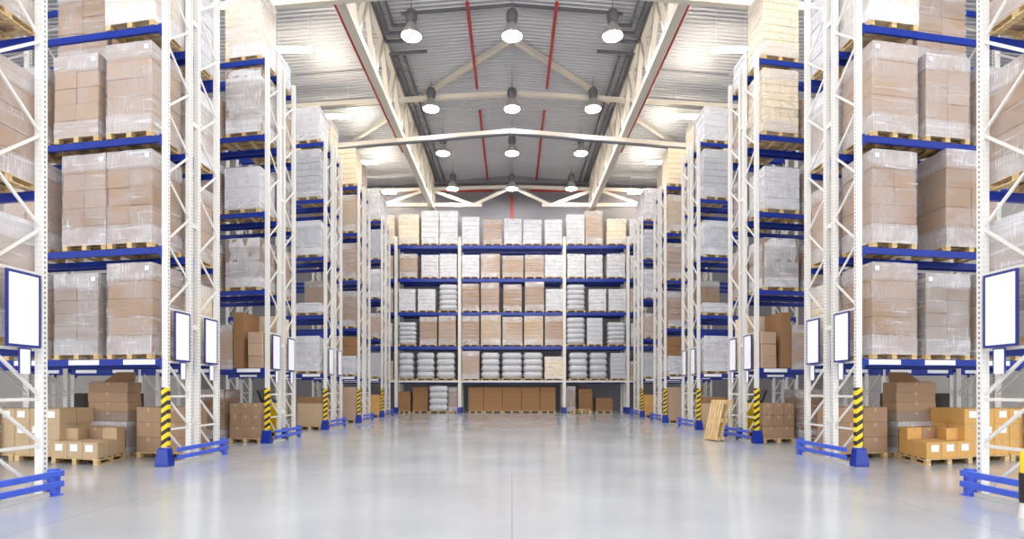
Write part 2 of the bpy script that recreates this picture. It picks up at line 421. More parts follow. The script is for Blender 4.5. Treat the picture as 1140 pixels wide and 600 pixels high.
# linear battens outside the girders
for i, yy in enumerate((22.9, 28.5, 34.2, 39.4, 17.2, 11.5, 5.8)):
    for s in (-1, 1):
        g = thing('hanging_batten_light', f'glowing linear light above the {SIDE[s]} racks, {LO[i]} from the camera' if i < 4 else f'linear light over the {SIDE[s]} racks above the top edge, {OV[i]}', 'light', (s*9.0, yy, 15.55), 'linear lights above the racks')
        link('housing', MB().cbox(-.8, .8, -.1, .1, .08, .16).mesh('housing', MT['white']), g)
        link('tube', MB().tube([(-.78, 0, 0), (.78, 0, 0)], .085, 12).mesh('tube', MT['tube']), g)
        for a in (-.6, .6):
            link('suspension', MB().tube([(a, 0, .14), (a, 0, roof(9+s*a)-15.55+.05)], .008, 6).mesh('suspension', MT['white']), g)

# ------------------------------------------------------------------ racks
FD = 0.93            # frame depth
VR = 1.15            # where the rear rack of a pair starts
BAY = 4.3
HT = 11.75
post_prof = [(-.058,-.045),(.058,-.045),(.058,.045),(.032,.045),(.032,.032),(.046,.032),(.046,-.03),(-.046,-.03),(-.046,.032),(-.032,.032),(-.032,.045),(-.058,.045)]
def post_mesh(h):
    return MB().loft([[(a, b, 0) for a, b in post_prof], [(a, b, h) for a, b in post_prof]]).mesh('post', MT['post'])
ME_post = post_mesh(HT)
ME_foot = MB().box(-.09, .09, -.08, .08, 0, .012).mesh('foot_plate', MT['white'])
ME_boot = MB().loft([[(-.14,-.13,0),(.14,-.13,0),(.14,.09,0),(-.14,.09,0)],[(-.14,-.13,.06),(.14,-.13,.06),(.14,.09,.06),(-.14,.09,.06)],
                     [(-.1,-.1,.36),(.1,-.1,.36),(.1,.07,.36),(-.1,.07,.36)],[(-.09,-.09,.38),(.09,-.09,.38),(.09,.065,.38),(-.09,.065,.38)]]).mesh('post_boot', MT['blue'])
ME_haz = MB().box(-.066, .066, -.055, .05, .40, 1.64).mesh('hazard_strip', MT['hazard'])
H_z = [.03, .76, 1.45, 2.18, 3.3]
D_z = [(.76, .06), (1.45, .78), (2.18, 1.47)]
Z_n = [3.3 + .7*i for i in range(12)]
def brace_defs(fd):
    o = []
    for z in H_z: o.append(((0, .04, z), (0, fd-.04, z), .045))
    for a, b in D_z: o.append(((0, .04, a), (0, fd-.04, b), .042))
    for i in range(11):
        p, q = (.04, fd-.04) if i % 2 == 0 else (fd-.04, .04)
        o.append(((0, p, Z_n[i] + (.02 if i == 0 else 0)), (0, q, Z_n[i+1]), .038))
    return o
ME_brace = [MB().bar(a, b, w, .03, up=(1, 0, 0)).mesh('brace', MT['white']) for a, b, w in brace_defs(FD)]
mb = MB()
for a, b, w in brace_defs(FD): mb.bar(a, b, w, .03, up=(1, 0, 0))
ME_bracing = mb.mesh('bracing', MT['white'])
ME_beam = {}
for s in (-1, 1):
    mb = MB().box(.06, BAY-.06, -.03, .03, -BEAM_H/2, BEAM_H/2)
    mb.box(.055, .10, -.038, .035, -.14, .09); mb.box(BAY-.10, BAY-.055, -.038, .035, -.14, .09)
    ME_beam[s] = mb.mesh('beam', MT['blue'], basis(s))
ME_strip = {s: MB().box(0, .76, -.037, -.031, -.05, .055).mesh('label_strip', MT['paper'], basis(s)) for s in (-1, 1)}
ME_spacer = MB().box(-.03, .03, 0, VR-FD, -.05, .05).mesh('row_spacer', MT['white'])

ORD = ['', 'nearest', 'second', 'third', 'fourth', 'fifth', 'sixth']
ROWY = {1: 8.36-2.08, 2: 11.59, 3: 16.58, 4: 22.17, 5: 26.96, 6: 32.46}
ROWX = {1: 7.03, 2: 7.23, 3: 7.30, 4: 7.44, 5: 7.43, 6: 7.59}

def rack(r, s, run):
    X0, Yr = ROWX[r], ROWY[r]
    v0 = 0 if run == 0 else VR
    fr = ('front', 'rear')[run]
    g = thing('pallet_rack', f'white and blue pallet rack, {fr} half of the {ORD[r]} {SIDE[s]} row', 'pallet rack', (s*X0, Yr+v0, 0), f'pallet racks on the {SIDE[s]}')
    nb = 2 if r in (2, 3) else 1
    for b in range(nb+1):
        u = b*BAY
        for e, v in enumerate((.045, FD-.045)):
            o = link('post', ME_post, g, (s*u, K*u+v, 0))
            link('foot_plate', ME_foot, o)
            if b == 0 and e == 0 and run == 0 and r > 1:
                link('hazard_strip', ME_haz, o, (0, 0, 0), 'yellow and black striped corner strip')
        if b == 0:
            for me in ME_brace: link('brace', me, g, (s*u, K*u, 0))
        else:
            for me in ME_brace: link('brace', me, g, (s*u, K*u, 0))
    if run == 0:
        for z in (.9, 3.0, 5.3, 7.6, 9.9): link('row_spacer', ME_spacer, g, (0, FD, z))
    levs = LEV + ([3.75] if r == 4 and run == 0 else [])
    for b in range(nb):
        for z in levs:
            for e, v in enumerate((.0, FD-.02)):
                if r == 1 and False: continue
                bm = link('beam', ME_beam[s], g, (s*b*BAY, K*b*BAY+v, z))
                if z == LEV[0] and e == 0:
                    for q in (.95-.75+.0, 1.55, 2.95):
                        link('label_strip', ME_strip[s], bm, (s*(q+.0), K*q, 0), 'white location label strip')
    return g
RK = {}
for s in (-1, 1):
    for r in range(1, 7):
        for run in (0, 1):
            if r == 1 and run == 0: continue
            RK[(r, s, run)] = rack(r, s, run)

# end guards, boots and sign boards
ME_gpost = MB().box(-.06, .06, -.05, .05, 0, .4).box(-.09, .09, -.08, .08, 0, .012).mesh('guard_post', MT['rail'])
for s in (-1, 1):
    for r in range(1, 7):
        X0, Yr = ROWX[r], ROWY[r]
        y0 = Yr + (.12 if r > 1 else VR-.6); y1 = Yr+VR+FD+.06
        g = thing('end_guard', f'blue double-rail floor guard at the end of the {ORD[r]} {SIDE[s]} rack row', 'guard rail', (s*(X0-.13), y0, 0), 'blue rack end guards')
        D = y1-y0
        gx = -s*.0
        for z in (.17, .33): link('rail', MB().cbox(-.02, .02, 0, D+.06, z-.045, z+.045, .008).mesh('rail', MT['rail']), g, (-s*.07, 0, 0))
        for v in ((D-.03,) if r > 1 else (D-.03, .05)): link('guard_post', ME_gpost, g, (0, v, 0))
        link('floor_channel', MB().box(-.03, .03, 0, D-.1, 0, .06).mesh('floor_channel', MT['white']), g, (s*.03-s*.0, 0, 0))
        if r > 1:
            thing('post_boot', f'blue steel boot around the striped post of the {ORD[r]} {SIDE[s]} rack row', 'post protector', (s*X0, Yr+.02, 0.002), 'blue post boots', ME_boot)
            if r == 3:
                thing('post_boot', f'blue steel boot on the rear rack post of the third {SIDE[s]} row', 'post protector', (s*X0, Yr+VR+.02, 0.002), 'blue post boots', ME_boot)
        if r <= 4:
            for run in (0, 1):
                if r == 1 and run == 0: continue
                v0 = (0 if run == 0 else VR)
                w = .56
                b = thing('sign_board', f'blue framed blank white board on the {("front", "rear")[run]} frame of the {ORD[r]} {SIDE[s]} row', 'sign board', (s*(X0-.075), Yr+v0+.5, 2.2), 'blank boards on the rack ends')
                fm = MB().box(-.012, .012, -w/2, w/2, 0, .035).box(-.012, .012, -w/2, w/2, 1.035, 1.07).box(-.012, .012, -w/2, -w/2+.035, .035, 1.035).box(-.012, .012, w/2-.035, w/2, .035, 1.035)
                link('frame', fm.mesh('frame', MT['navy']), b)
                link('panel', MB().box(-.007, .007, -w/2+.03, w/2-.03, .03, 1.04).mesh('panel', MT['sheet']), b)
                t = thing('hanging_tag', f'small white tag below the board on the {("front", "rear")[run]} frame, {ORD[r]} {SIDE[s]} row', 'tag', (s*(X0-.075), Yr+v0+.52, 1.82), 'white tags under the boards')
                link('card', MB().box(-.005, .005, -.085, .085, 0, .35).mesh('card', MT['sheet']), t)
                link('frame', MB().box(-.008, .008, .085, .1, 0, .37).box(-.008, .008, -.1, -.085, 0, .37).box(-.008, .008, -.085, .085, .35, .37).mesh('frame', MT['navy']), t)

# ------------------------------------------------------------------ pallets and loads
def pallet_mb(w, d, h=.135):
    m = MB()
    for i in range(5):
        a = i*(d-.11)/4; m.box(0, w, a, a+.1, h-.022, h)
    for a in (0, w/2-.06, w-.12):
        m.box(a, a+.12, 0, d, h-.044, h-.022)
        m.box(a, a+.12, 0, d, 0, .02)
        for b in (0, d/2-.06, d-.12): m.box(a, a+.12, b, b+.12, .02, h-.044)
    return m
_pal = {}
def pallet_mesh(s, w, d, k=K):
    key = (s, round(w, 2), round(d, 2), k)
    if key not in _pal: _pal[key] = pallet_mb(w, d).mesh('pallet', MT['wood'], basis(s, k))
    return _pal[key]
def shell(w, d, h, z0, tiers, rnd, amp=.01, off=.008):
    """crinkled film around a stack: rings of points from the pallet up, drawn in at the tier joints, closed on top"""
    m = MB(); m.smooth = True
    nu, nv = 7, 6; rings = []
    lv = []
    for t in range(tiers):
        for q in (.03, .35, .68, .97): lv.append((t+q)/tiers)
    def ring(f, inset=0):
        z = z0 + h*f; o = []
        pts = [(w*i/nu, 0, 0, -1) for i in range(nu)] + [(w, d*i/nv, 1, 0) for i in range(nv)] + [(w-w*i/nu, d, 0, 1) for i in range(nu)] + [(0, d-d*i/nv, -1, 0) for i in range(nv)]
        fr = (f*tiers) % 1
        pin = .0 if .1 < fr < .9 else .004
        for (a, b, na, nb) in pts:
            e = off + rnd.random()*amp - pin - inset
            o.append((a+na*e, b+nb*e, z + rnd.uniform(-.004, .004)))
        return o
    rings.append(ring(-.04/h)); 
    for f in lv: rings.append(ring(f))
    rings.append(ring(1+.006/h)); 
    n0 = len(m.v)
    m.loft(rings, cap=False)
    last = n0 + (len(rings)-1)*len(rings[0])
    m.f.append(tuple(range(last, last+len(rings[0]))))
    return m
def stack_mb(w, d, h, z0, tiers, nx, rnd):
    """one block of cartons with recessed joints between tiers"""
    m = MB(); rings = []
    c = .012 if tiers < 6 else .03
    nxs = max(1, nx)
    def ring(z, e, j):
        o = []
        for i in range(nxs):
            a0, a1 = w*i/nxs, w*(i+1)/nxs
            o += [(a0+(e if i == 0 else 0)+(.0 if i == 0 else .004), e, z), (a1-(e if i == nxs-1 else .004), e, z)]
            if i < nxs-1: o += [(a1-.004, e+.02, z), (a1+.004, e+.02, z)]
        o += [(w-e, d-e, z), (e, d-e, z)]
        return [(a+j[0], b+j[1], c_) for a, b, c_ in o]
    for t in range(tiers):
        j = (rnd.uniform(-.012, .012), rnd.uniform(-.012, .006)) if tiers > 1 else (0, 0)
        a, b = z0+h*t/tiers, z0+h*(t+1)/tiers
        rings += [ring(a, c, j), ring(a+.012, 0, j), ring(b-.012, 0, j), ring(b, c, j)]
    return m.loft(rings)
def sack_mb(w, d, h, z0, rnd):
    """a plump pillow layer"""
    m = MB(); m.smooth = True; rings = []
    nn = 20
    for q in range(7):
        f = q/6; a = math.sin(math.pi*min(max(f, .04), .96))**.45
        ins = .5*h*(1-a)*.75
        o = []
        for j in range(nn):
            t = 2*math.pi*j/nn; cx, sy = math.cos(t), math.sin(t)
            px = math.copysign(abs(cx)**.35, cx); py = math.copysign(abs(sy)**.35, sy)
            o.append((w/2+(w/2-ins)*px+rnd.uniform(-.012, .012), d/2+(d/2-ins)*py+rnd.uniform(-.012, .012), z0+h*f+rnd.uniform(-.008, .008)))
        rings.append(o)
    return m.loft(rings)

LOOK = {'tan': 'brown cartons', 'pink': 'pale brown cartons', 'gray': 'grey-brown cartons', 'brown': 'dark brown cartons', 'cream_box': 'cream cartons',
        'milk': 'white-wrapped goods', 'silver': 'silver-wrapped goods', 'sack': 'white sacks', 'kraft': 'kraft cartons', 'yellow': 'yellow-brown cartons', 'darkwrap': 'black-wrapped goods'}
def load(label, loc, s, w, d, h, kind='tan', tiers=5, nx=2, film='film', near=False, k=K, group=None, pal=True, seed=0, tag=False, film_label=None):
    rnd = random.Random(seed*7919+13)
    g = thing('pallet_load', label, 'pallet load', loc, group)
    z0 = .137 if pal else .002
    if pal:
        link('pallet', pallet_mesh(s, w, d, k), g, label='wooden pallet')
    B = basis(s, k)
    ov = .0
    hh = h - z0
    if kind == 'sack' or kind == 'sack2':
        mt = MT['sack']
        for t in range(tiers):
            me = sack_mb(w, d, hh/tiers*1.06, z0+hh*t/tiers, rnd).mesh('sack_layer', mt, B); link('sack_layer', me, g)
    elif near:
        for t in range(tiers):
            n = nx if (t % 2 == 0 or nx == 1) else nx
            for i in range(n):
                j = rnd.uniform(-.008, .008)
                a0, a1 = w*i/n+.003, w*(i+1)/n-.003
                me = MB().cbox(a0+j, a1+j, rnd.uniform(0, .02), d-rnd.uniform(0, .02), z0+hh*t/tiers+.002, z0+hh*(t+1)/tiers-.002, .014).mesh('carton', MT[kind], B)
                link('carton', me, g)
    else:
        link('carton_stack' if kind not in ('milk', 'silver', 'darkwrap') else 'wrapped_stack', stack_mb(w, d, hh, z0, tiers, nx, rnd).mesh('carton_stack', MT[kind], B), g)
    if film:
        link('stretch_film', shell(w, d, hh, z0, tiers, rnd).mesh('stretch_film', MT[film], B), g, label=film_label)
    if tag:
        me = MB().box(.05, .15, -.026, -.023, z0+hh-.17, z0+hh-.08).mesh('paper_label', MT['paper'], B); link('paper_label', me, g)
    return g
LV = ['lowest level', 'second level', 'third level', 'fourth level', 'top level']
CO = ['aisle end', 'one in from aisle', 'two in from aisle']
seed = [0]
def rload(r, s, run, lev, col, kind, top=None, h=None, u=None, w=1.08, tiers=5, nx=2, film='film', d=1.05, tag=False, near=None, pal=True, z=None, extra=None, v=None):
    seed[0] += 1
    X0, Yr = ROWX[r], ROWY[r]
    zb = (LEV[lev]+TOP) if z is None else z
    if h is None: h = top - zb
    if u is None: u = .2 + 1.3*col
    v0 = (-.06 if run == 0 else VR-.06) if v is None else v
    # object origin: the load's corner nearest aisle and camera
    loc = (s*(X0+u), Yr+v0+K*u, zb)
    wr = ' in film' if film and kind not in ('milk', 'silver', 'sack') else ''
    lab = extra or f'{LOOK[kind]}{wr}, {LV[lev]}, {("front", "rear")[run]} rack, {ORD[r]} {SIDE[s]} row, {CO[col]}'
    if near is None: near = r <= 2
    return load(lab, loc, s, w, d, h, kind, tiers, nx, film, near and kind not in ('milk', 'silver', 'sack'), K, f'pallet loads in the {SIDE[s]} racks', pal, seed[0], tag)

for s in (-1, 1):
    # nearest row: rear rack, seen end-on through the frame
    rload(1, s, 1, 2, 0, 'pink', h=2.05, u=.13, w=1.15, tiers=5)
    rload(1, s, 1, 1, 0, 'tan', h=1.72, u=.13, w=1.15, tiers=5)
    rload(1, s, 1, 0, 0, 'pink', h=1.85, u=.13, w=1.15, tiers=4, film='film2')
    # second row, front
    rload(2, s, 0, 3, 0, 'cream_box', h=2.0, u=.2, w=1.17, tiers=6, film='film2')
    rload(2, s, 0, 2, 0, 'pink', top=8.86, u=.27, w=1.08, tiers=5, nx=1, tag=True)
    rload(2, s, 0, 2, 1, 'pink', top=8.74, u=1.55, w=1.1, tiers=5, tag=True)
    rload(2, s, 0, 2, 2, 'tan', top=8.6, u=2.85, w=1.1, tiers=5)
    rload(2, s, 0, 1, 0, 'tan', top=6.60, u=.26, w=1.07, tiers=5, tag=True)
    if s < 0: rload(2, s, 0, 1, 1, 'tan', top=6.60, u=1.36, w=1.08, tiers=5, tag=True)
    else:
        rload(2, s, 1, 1, 1, 'gray', top=6.0, u=1.35, w=.62, tiers=5)
        rload(2, s, 0, 1, 2, 'tan', top=6.75, u=2.05, w=1.3, tiers=5)
    if s < 0: rload(2, s, 0, 1, 2, 'pink', top=6.5, u=2.85, w=1.1, tiers=5)
    rload(2, s, 0, 0, 0, 'tan', top=4.25, u=.26, w=1.07, tiers=5, nx=1, tag=True)
    rload(2, s, 0, 0, 1, 'gray', top=4.07, u=1.55, w=1.1, tiers=6, tag=True)
    rload(2, s, 0, 0, 2, 'pink', top=4.1, u=2.85, w=1.1, tiers=5)
    # second row, rear
    rload(2, s, 1, 3, 0, 'milk', h=1.9, u=.16, w=1.1)
    rload(2, s, 1, 3, 1, 'brown', h=2.0, u=1.55, w=.62, tiers=5)
    rload(2, s, 1, 3, 2, 'tan', h=2.0, u=2.3, w=1.35, tiers=5)
    rload(2, s, 1, 2, 0, 'pink', h=1.8, u=.16, w=1.15, film='film2')
    rload(2, s, 1, 1, 0, 'pink', h=1.85, u=.16, w=1.15)
    rload(2, s, 1, 0, 0, 'cream_box', h=1.85, u=.16, w=1.15)
    # third row
    k4 = 'gray' if s < 0 else 'cream_box'
    rload(3, s, 0, 4, 0, 'cream_box', h=2.15, u=.16, w=1.16, tiers=9, nx=1, film='film2' if s < 0 else 'film')
    rload(3, s, 0, 3, 0, k4, h=1.98, u=.16, w=1.15, tiers=8, nx=2, film='film2' if s < 0 else 'film')
    rload(3, s, 0, 2, 0, 'milk', h=1.36, u=.2, w=1.15, tiers=4, nx=3)
    rload(3, s, 0, 1, 0, 'gray', h=1.55, u=.2, w=1.12, tiers=2, nx=1, film='film2')
    rload(3, s, 0, 1, 1, 'tan', h=1.4, u=1.5, w=1.12, tiers=3)
    rload(3, s, 0, 2, 1, 'gray', h=1.5, u=1.5, w=1.12, tiers=4)
    rload(3, s, 0, 3, 1, 'pink', h=1.2, u=1.5, w=1.12, tiers=4)
    rload(3, s, 0, 0, 0, 'pink', h=1.08, u=.1, w=.5, tiers=3, nx=1, film=None, near=True, pal=False)
    rload(3, s, 1, 0, 0, 'cream_box', h=1.7, u=.2, w=.72, tiers=4, nx=2, film=None, near=True, pal=False)
    rload(3, s, 0, 0, 1, 'pink', h=1.3, u=1.1, w=.7, tiers=1, nx=1, film='film', pal=False)
    rload(3, s, 0, 0, 1, 'brown', h=1.68, u=.74, w=.32, tiers=1, nx=1, film=None, pal=False, extra=f'tall narrow brown box on lowest level, front rack of third {SIDE[s]} row')
    for lv, kd, hh in ((4, 'milk', .95), (3, 'pink', 1.7), (2, 'gray', 1.6), (1, 'tan', 1.6), (0, 'pink', 1.6)):
        if lv == 0: continue
        rload(3, s, 1, lv, 0, kd, h=hh, u=.16, w=1.15)
    # fourth row
    rload(4, s, 0, 4, 0, 'milk', h=1.42, u=.2, w=1.0, tiers=5, nx=1)
    rload(4, s, 0, 3, 0, 'silver', h=2.0, u=.2, w=1.05, tiers=7, nx=1)
    rload(4, s, 0, 2, 0, 'silver', h=1.45, u=.2, w=1.1, tiers=4, nx=1, film='film2')
    rload(4, s, 0, 1, 0, 'milk', h=.5, u=.2, w=1.1, tiers=2, nx=1, extra=f'low white-wrapped load on second level, front rack, fourth {SIDE[s]} row')
    rload(4, s, 0, 1, 1, 'brown', z=LEV[0]+2.1 if False else 2.17+TOP+1.42, h=.02, u=.2, w=.02, tiers=1, nx=1, film=None, pal=False) if False else None
    rload(4, s, 0, 0, 0, 'milk', h=1.5, u=.2, w=1.1, tiers=5, nx=2, film='film2', extra=f'white film-wrapped load on lowest level, front rack, fourth {SIDE[s]} row')
    for lv, kd, hh in ((4, 'cream_box', 1.5), (3, 'pink', 1.7), (2, 'milk', 1.5), (1, 'tan', 1.6), (0, 'pink', 1.6)):
        rload(4, s, 1, lv, 0, kd, h=hh, u=.16, w=1.15)
    # fifth row
    rload(5, s, 0, 4, 0, 'cream_box', h=1.85, u=.12, w=.92, tiers=7, nx=3, film=None)
    rload(5, s, 0, 3, 0, 'kraft', h=1.85, u=.12, w=.95, tiers=5, nx=1)
    rload(5, s, 0, 2, 0, 'pink', h=1.8, u=.12, w=.92, tiers=7, nx=1)
    rload(5, s, 0, 1, 0, 'tan', h=1.8, u=.12, w=.92, tiers=6, nx=1)
    rload(5, s, 0, 0, 0, 'milk', h=1.0, u=.12, w=.95, tiers=4, nx=1)
    rload(5, s, 0, 0, 0, 'brown', z=LEV[0]+TOP+1.005, h=.9, u=.12, w=.95, tiers=2, nx=1, film=None, pal=False, extra=f'brown carton layer on white load, lowest level, fifth {SIDE[s]} row')
    for lv, kd, hh in ((4, 'pink', 1.7), (3, 'milk', 1.7), (2, 'cream_box', 1.6), (1, 'pink', 1.6), (0, 'milk', 1.6)):
        rload(5, s, 1, lv, 0, kd, h=hh, u=.16, w=1.15)
    # sixth row
    rload(6, s, 0, 4, 0, 'milk', h=1.9, u=.12, w=.95, tiers=6, nx=1)
    rload(6, s, 0, 3, 0, 'silver', h=1.75, u=.12, w=.95, tiers=6, nx=1)
    rload(6, s, 0, 2, 0, 'silver', h=1.75, u=.12, w=.95, tiers=5, nx=1, film='film2')
    rload(6, s, 0, 1, 0, 'pink', h=1.5, u=.12, w=.95, tiers=5, nx=1)
    rload(6, s, 0, 0, 0, 'silver', h=1.5, u=.12, w=.95, tiers=5, nx=1, film=None)
    for lv, kd, hh in ((4, 'milk', 1.7), (3, 'pink', 1.7), (2, 'milk', 1.6), (1, 'tan', 1.6), (0, 'pink', 1.6)):
        rload(6, s, 1, lv, 0, kd, h=hh, u=.16, w=1.15)
# row four lowest level: a big brown box standing under the added half-height beam
# ------------------------------------------------------------------ far rack
YB = 38.04; SB = F/YB
bx = lambda px: (px-570.5)/SB
bz = lambda py: (HOR-py)/SB+EYE
BP = [bx(370.5), bx(441.5), bx(512.2), bx(628.8), bx(699.5), bx(770.5)]
g = thing('pallet_rack', 'wide white and blue pallet rack across the far end of the hall', 'pallet rack', (0, YB, 0))
ME_bpost = MB().loft([[(a*1.8, b, z) for a, b in post_prof] for z in (0, 12.05)]).mesh('post', MT['post'])
ME_bbrace = ME_bracing
ME_bboot = MB().box(-.14, .14, -.12, .1, 0, .4).mesh('post_boot', MT['blue'])
for i, x in enumerate(BP):
    for v in (0, FD-.045):
        o = link('post', ME_bpost, g, (x, v, 0)); link('post_boot', ME_bboot, o, (0, 0, 0), 'blue boot')
    if 0 < i < 5:
        for me in ME_brace: link('brace', me, g, (x, -.045, 0))
for i in range(len(BP)-1):
    a, b = BP[i]+.06, BP[i+1]-.06
    for j, z in enumerate(LEV):
        for v in (0, FD-.05):
            mt = 'white' if j == 0 and v == 0 else 'blue'
            hb = .09 if j == 0 and v == 0 else .26
            link('beam', MB().box(a, b, v-.03, v+.03, z-hb/2-.02, z+TOP).mesh('beam', MT[mt]), g, (0, 0, 0))
    for q in ((.28, .7) if i != 2 else (.16, .45, .55, .84)):
        x = a+(b-a)*q
        link('pallet_support', MB().box(x-.35, x+.35, .05, FD-.1, -.12, -.02).mesh('pallet_support', MT['blue']), g, (0, 0, LEV[0]))
g2 = thing('pallet_rack', 'second white and blue pallet rack standing behind the far rack', 'pallet rack', (0, YB+VR, 0))
for i, x in enumerate(BP):
    for v in (0, FD-.045): link('post', ME_bpost, g2, (x, v, 0))
for i in range(len(BP)-1):
    a, b = BP[i]+.06, BP[i+1]-.06
    for z in LEV:
        for v in (0, FD-.05): link('beam', MB().box(a, b, v-.03, v+.03, z-.1, z+TOP).mesh('beam', MT['blue']), g2)
NUM = ['', 'first', 'second', 'third', 'fourth', 'fifth']
BN = ['cut-off left bay', 'left bay', 'middle bay', 'right bay', 'cut-off right bay']
BK = {
 4: [(0,432,440,240,'cream_box'),(1,445,467,239,'cream_box'),(1,470,489,235,'milk'),(1,490,510,235,'milk'),(2,515,534,242,'milk'),(2,539,559,245,'pink'),(2,562,581,244,'milk'),(2,583,603,245,'milk'),(2,607,626,245,'milk'),(3,631,651,239,'milk'),(3,652,671,235,'pink'),(3,676,697,244,'cream_box'),(4,701,708,244,'milk')],
 3: [(0,431,438,285,'pink'),(1,446,465,283,'pink'),(1,470,489,284,'milk'),(1,490,509,283,'milk'),(2,515,534,284,'milk'),(2,536,557,283,'pink'),(2,560,583,285,'pink'),(2,585,606,284,'pink'),(2,607,627,284,'milk'),(3,632,651,283,'milk'),(3,653,671,284,'milk'),(3,676,696,283,'milk'),(4,702,709,285,'milk')],
 2: [(0,432,438,322,'pink'),(1,445,463,322,'milk'),(1,466,485,322,'milk'),(1,489,510,317,'sack'),(2,515,534,316,'tan'),(2,536,556,315,'tan'),(2,561,581,317,'tan'),(2,585,606,314,'tan'),(2,608,627,322,'milk'),(3,631,652,317,'sack'),(3,656,675,322,'milk'),(3,678,697,322,'milk'),(4,702,709,322,'pink')],
 1: [(0,431,437,360,'milk'),(1,444,464,359,'sack'),(1,468,487,353,'tan'),(1,489,508,352,'tan'),(2,515,534,352,'tan'),(2,536,558,351,'kraft'),(2,560,582,353,'pink'),(2,584,605,352,'kraft'),(2,607,627,352,'tan'),(3,631,652,354,'sack'),(3,654,671,354,'silver'),(3,677,697,359,'sack'),(4,703,709,360,'milk')],
 0: [(0,431,438,402,'pink'),(1,444,461,393,'sack'),(1,464,484,393,'sack'),(1,486,507,393,'sack'),(2,515,534,391,'tan'),(2,536,557,393,'sack'),(2,559,582,393,'sack'),(2,583,605,393,'sack'),(2,607,627,397,'cream_box'),(3,634,655,393,'sack'),(3,657,677,393,'sack'),(3,680,697,393,'silver'),(4,702,709,402,'tan')],
}
for lv, rows in BK.items():
    cnt = {}
    for (b, x0, x1, yt, kd) in rows:
        cnt[b] = cnt.get(b, 0)+1; seed[0] += 1
        w = (x1-x0)/SB; zb = LEV[lev] if False else LEV[lv]+TOP
        X = bx(x0); wr = ' in film' if kd not in ('milk', 'silver', 'sack') else ''
        pos = f'{NUM[cnt[b]]} in the {BN[b]}' if b in (1, 2, 3) else f'in the {BN[b]}'
        if b == 0: X = bx(x1)-1.1; w = 1.1
        if b == 4: w = 1.1
        load(f'{LOOK[kd]}{wr} on far rack {LV[lv]}, {pos}', (X, YB-.06, zb), 1, w, 1.05, bz(yt)-zb, kd,
             4 if kd == 'sack' and lv == 0 else (5 if kd == 'sack' else 8 if kd in ('tan', 'pink', 'kraft') else 6), 1 if kd not in ('tan',) else 2,
             'film' if kd in ('tan', 'kraft', 'pink', 'milk', 'cream_box') else None, False, 0, 'pallet loads on the far rack', True, seed[0])
GR = [(444,457,436,'brown','dark brown boxed load',.3),(460,477,431,'brown','dark brown boxed load',.5),(477.5,499,430,'sack','stack of white sacks',0),(500,510,431,'gray','grey wrapped stack',.3),
      (522,538.5,431,'brown','brown carton load',.5),(539,559.5,431,'brown','brown carton load',.5),(560,580.5,431,'brown','brown carton load',.5),(581,601.5,431,'brown','brown carton load',.5),(602,619,431,'brown','brown carton load',.5),
      (630.5,641,430,'gray','grey wrapped stack',.3),(645,660,433,'brown','brown carton load',.6),(664,682,443,'brown','low brown carton load',.4)]
gp = ['behind the left post', 'left of the white sacks', 'under the left bay between brown loads', 'beside the second left post',
      'leftmost of five under the middle bay', 'second of five under the middle bay', 'third of five under the middle bay', 'fourth of five under the middle bay', 'rightmost of five under the middle bay',
      'beside the second right post', 'behind the empty pallets under the right bay', 'under the right bay by the end post']
for (x0, x1, yt, kd, nm, dv), ps in zip(GR, gp):
    seed[0] += 1
    sc_ = F/(YB+dv); X = (x0-570.5)/sc_; w = (x1-x0)/sc_; top = (HOR-yt)/sc_+EYE
    load(f'{nm} under far rack, {ps}', (X, YB+dv, .0), 1, w, 1.0, top, kd, 4 if kd == 'sack' else 5, 1, 'film' if kd == 'gray' else None, False, 0, 'floor loads under the far rack', True, seed[0])
for i in range(2):
    thing('pallet', f'empty wooden pallet, {("lower", "upper")[i]} of two in front of the right bay', 'pallet', (bx(637), YB-.95, .002+.14*i), 'empty pallets by the far rack',
          pallet_mb(1.15, .8).mesh('pallet', MT['wood']))

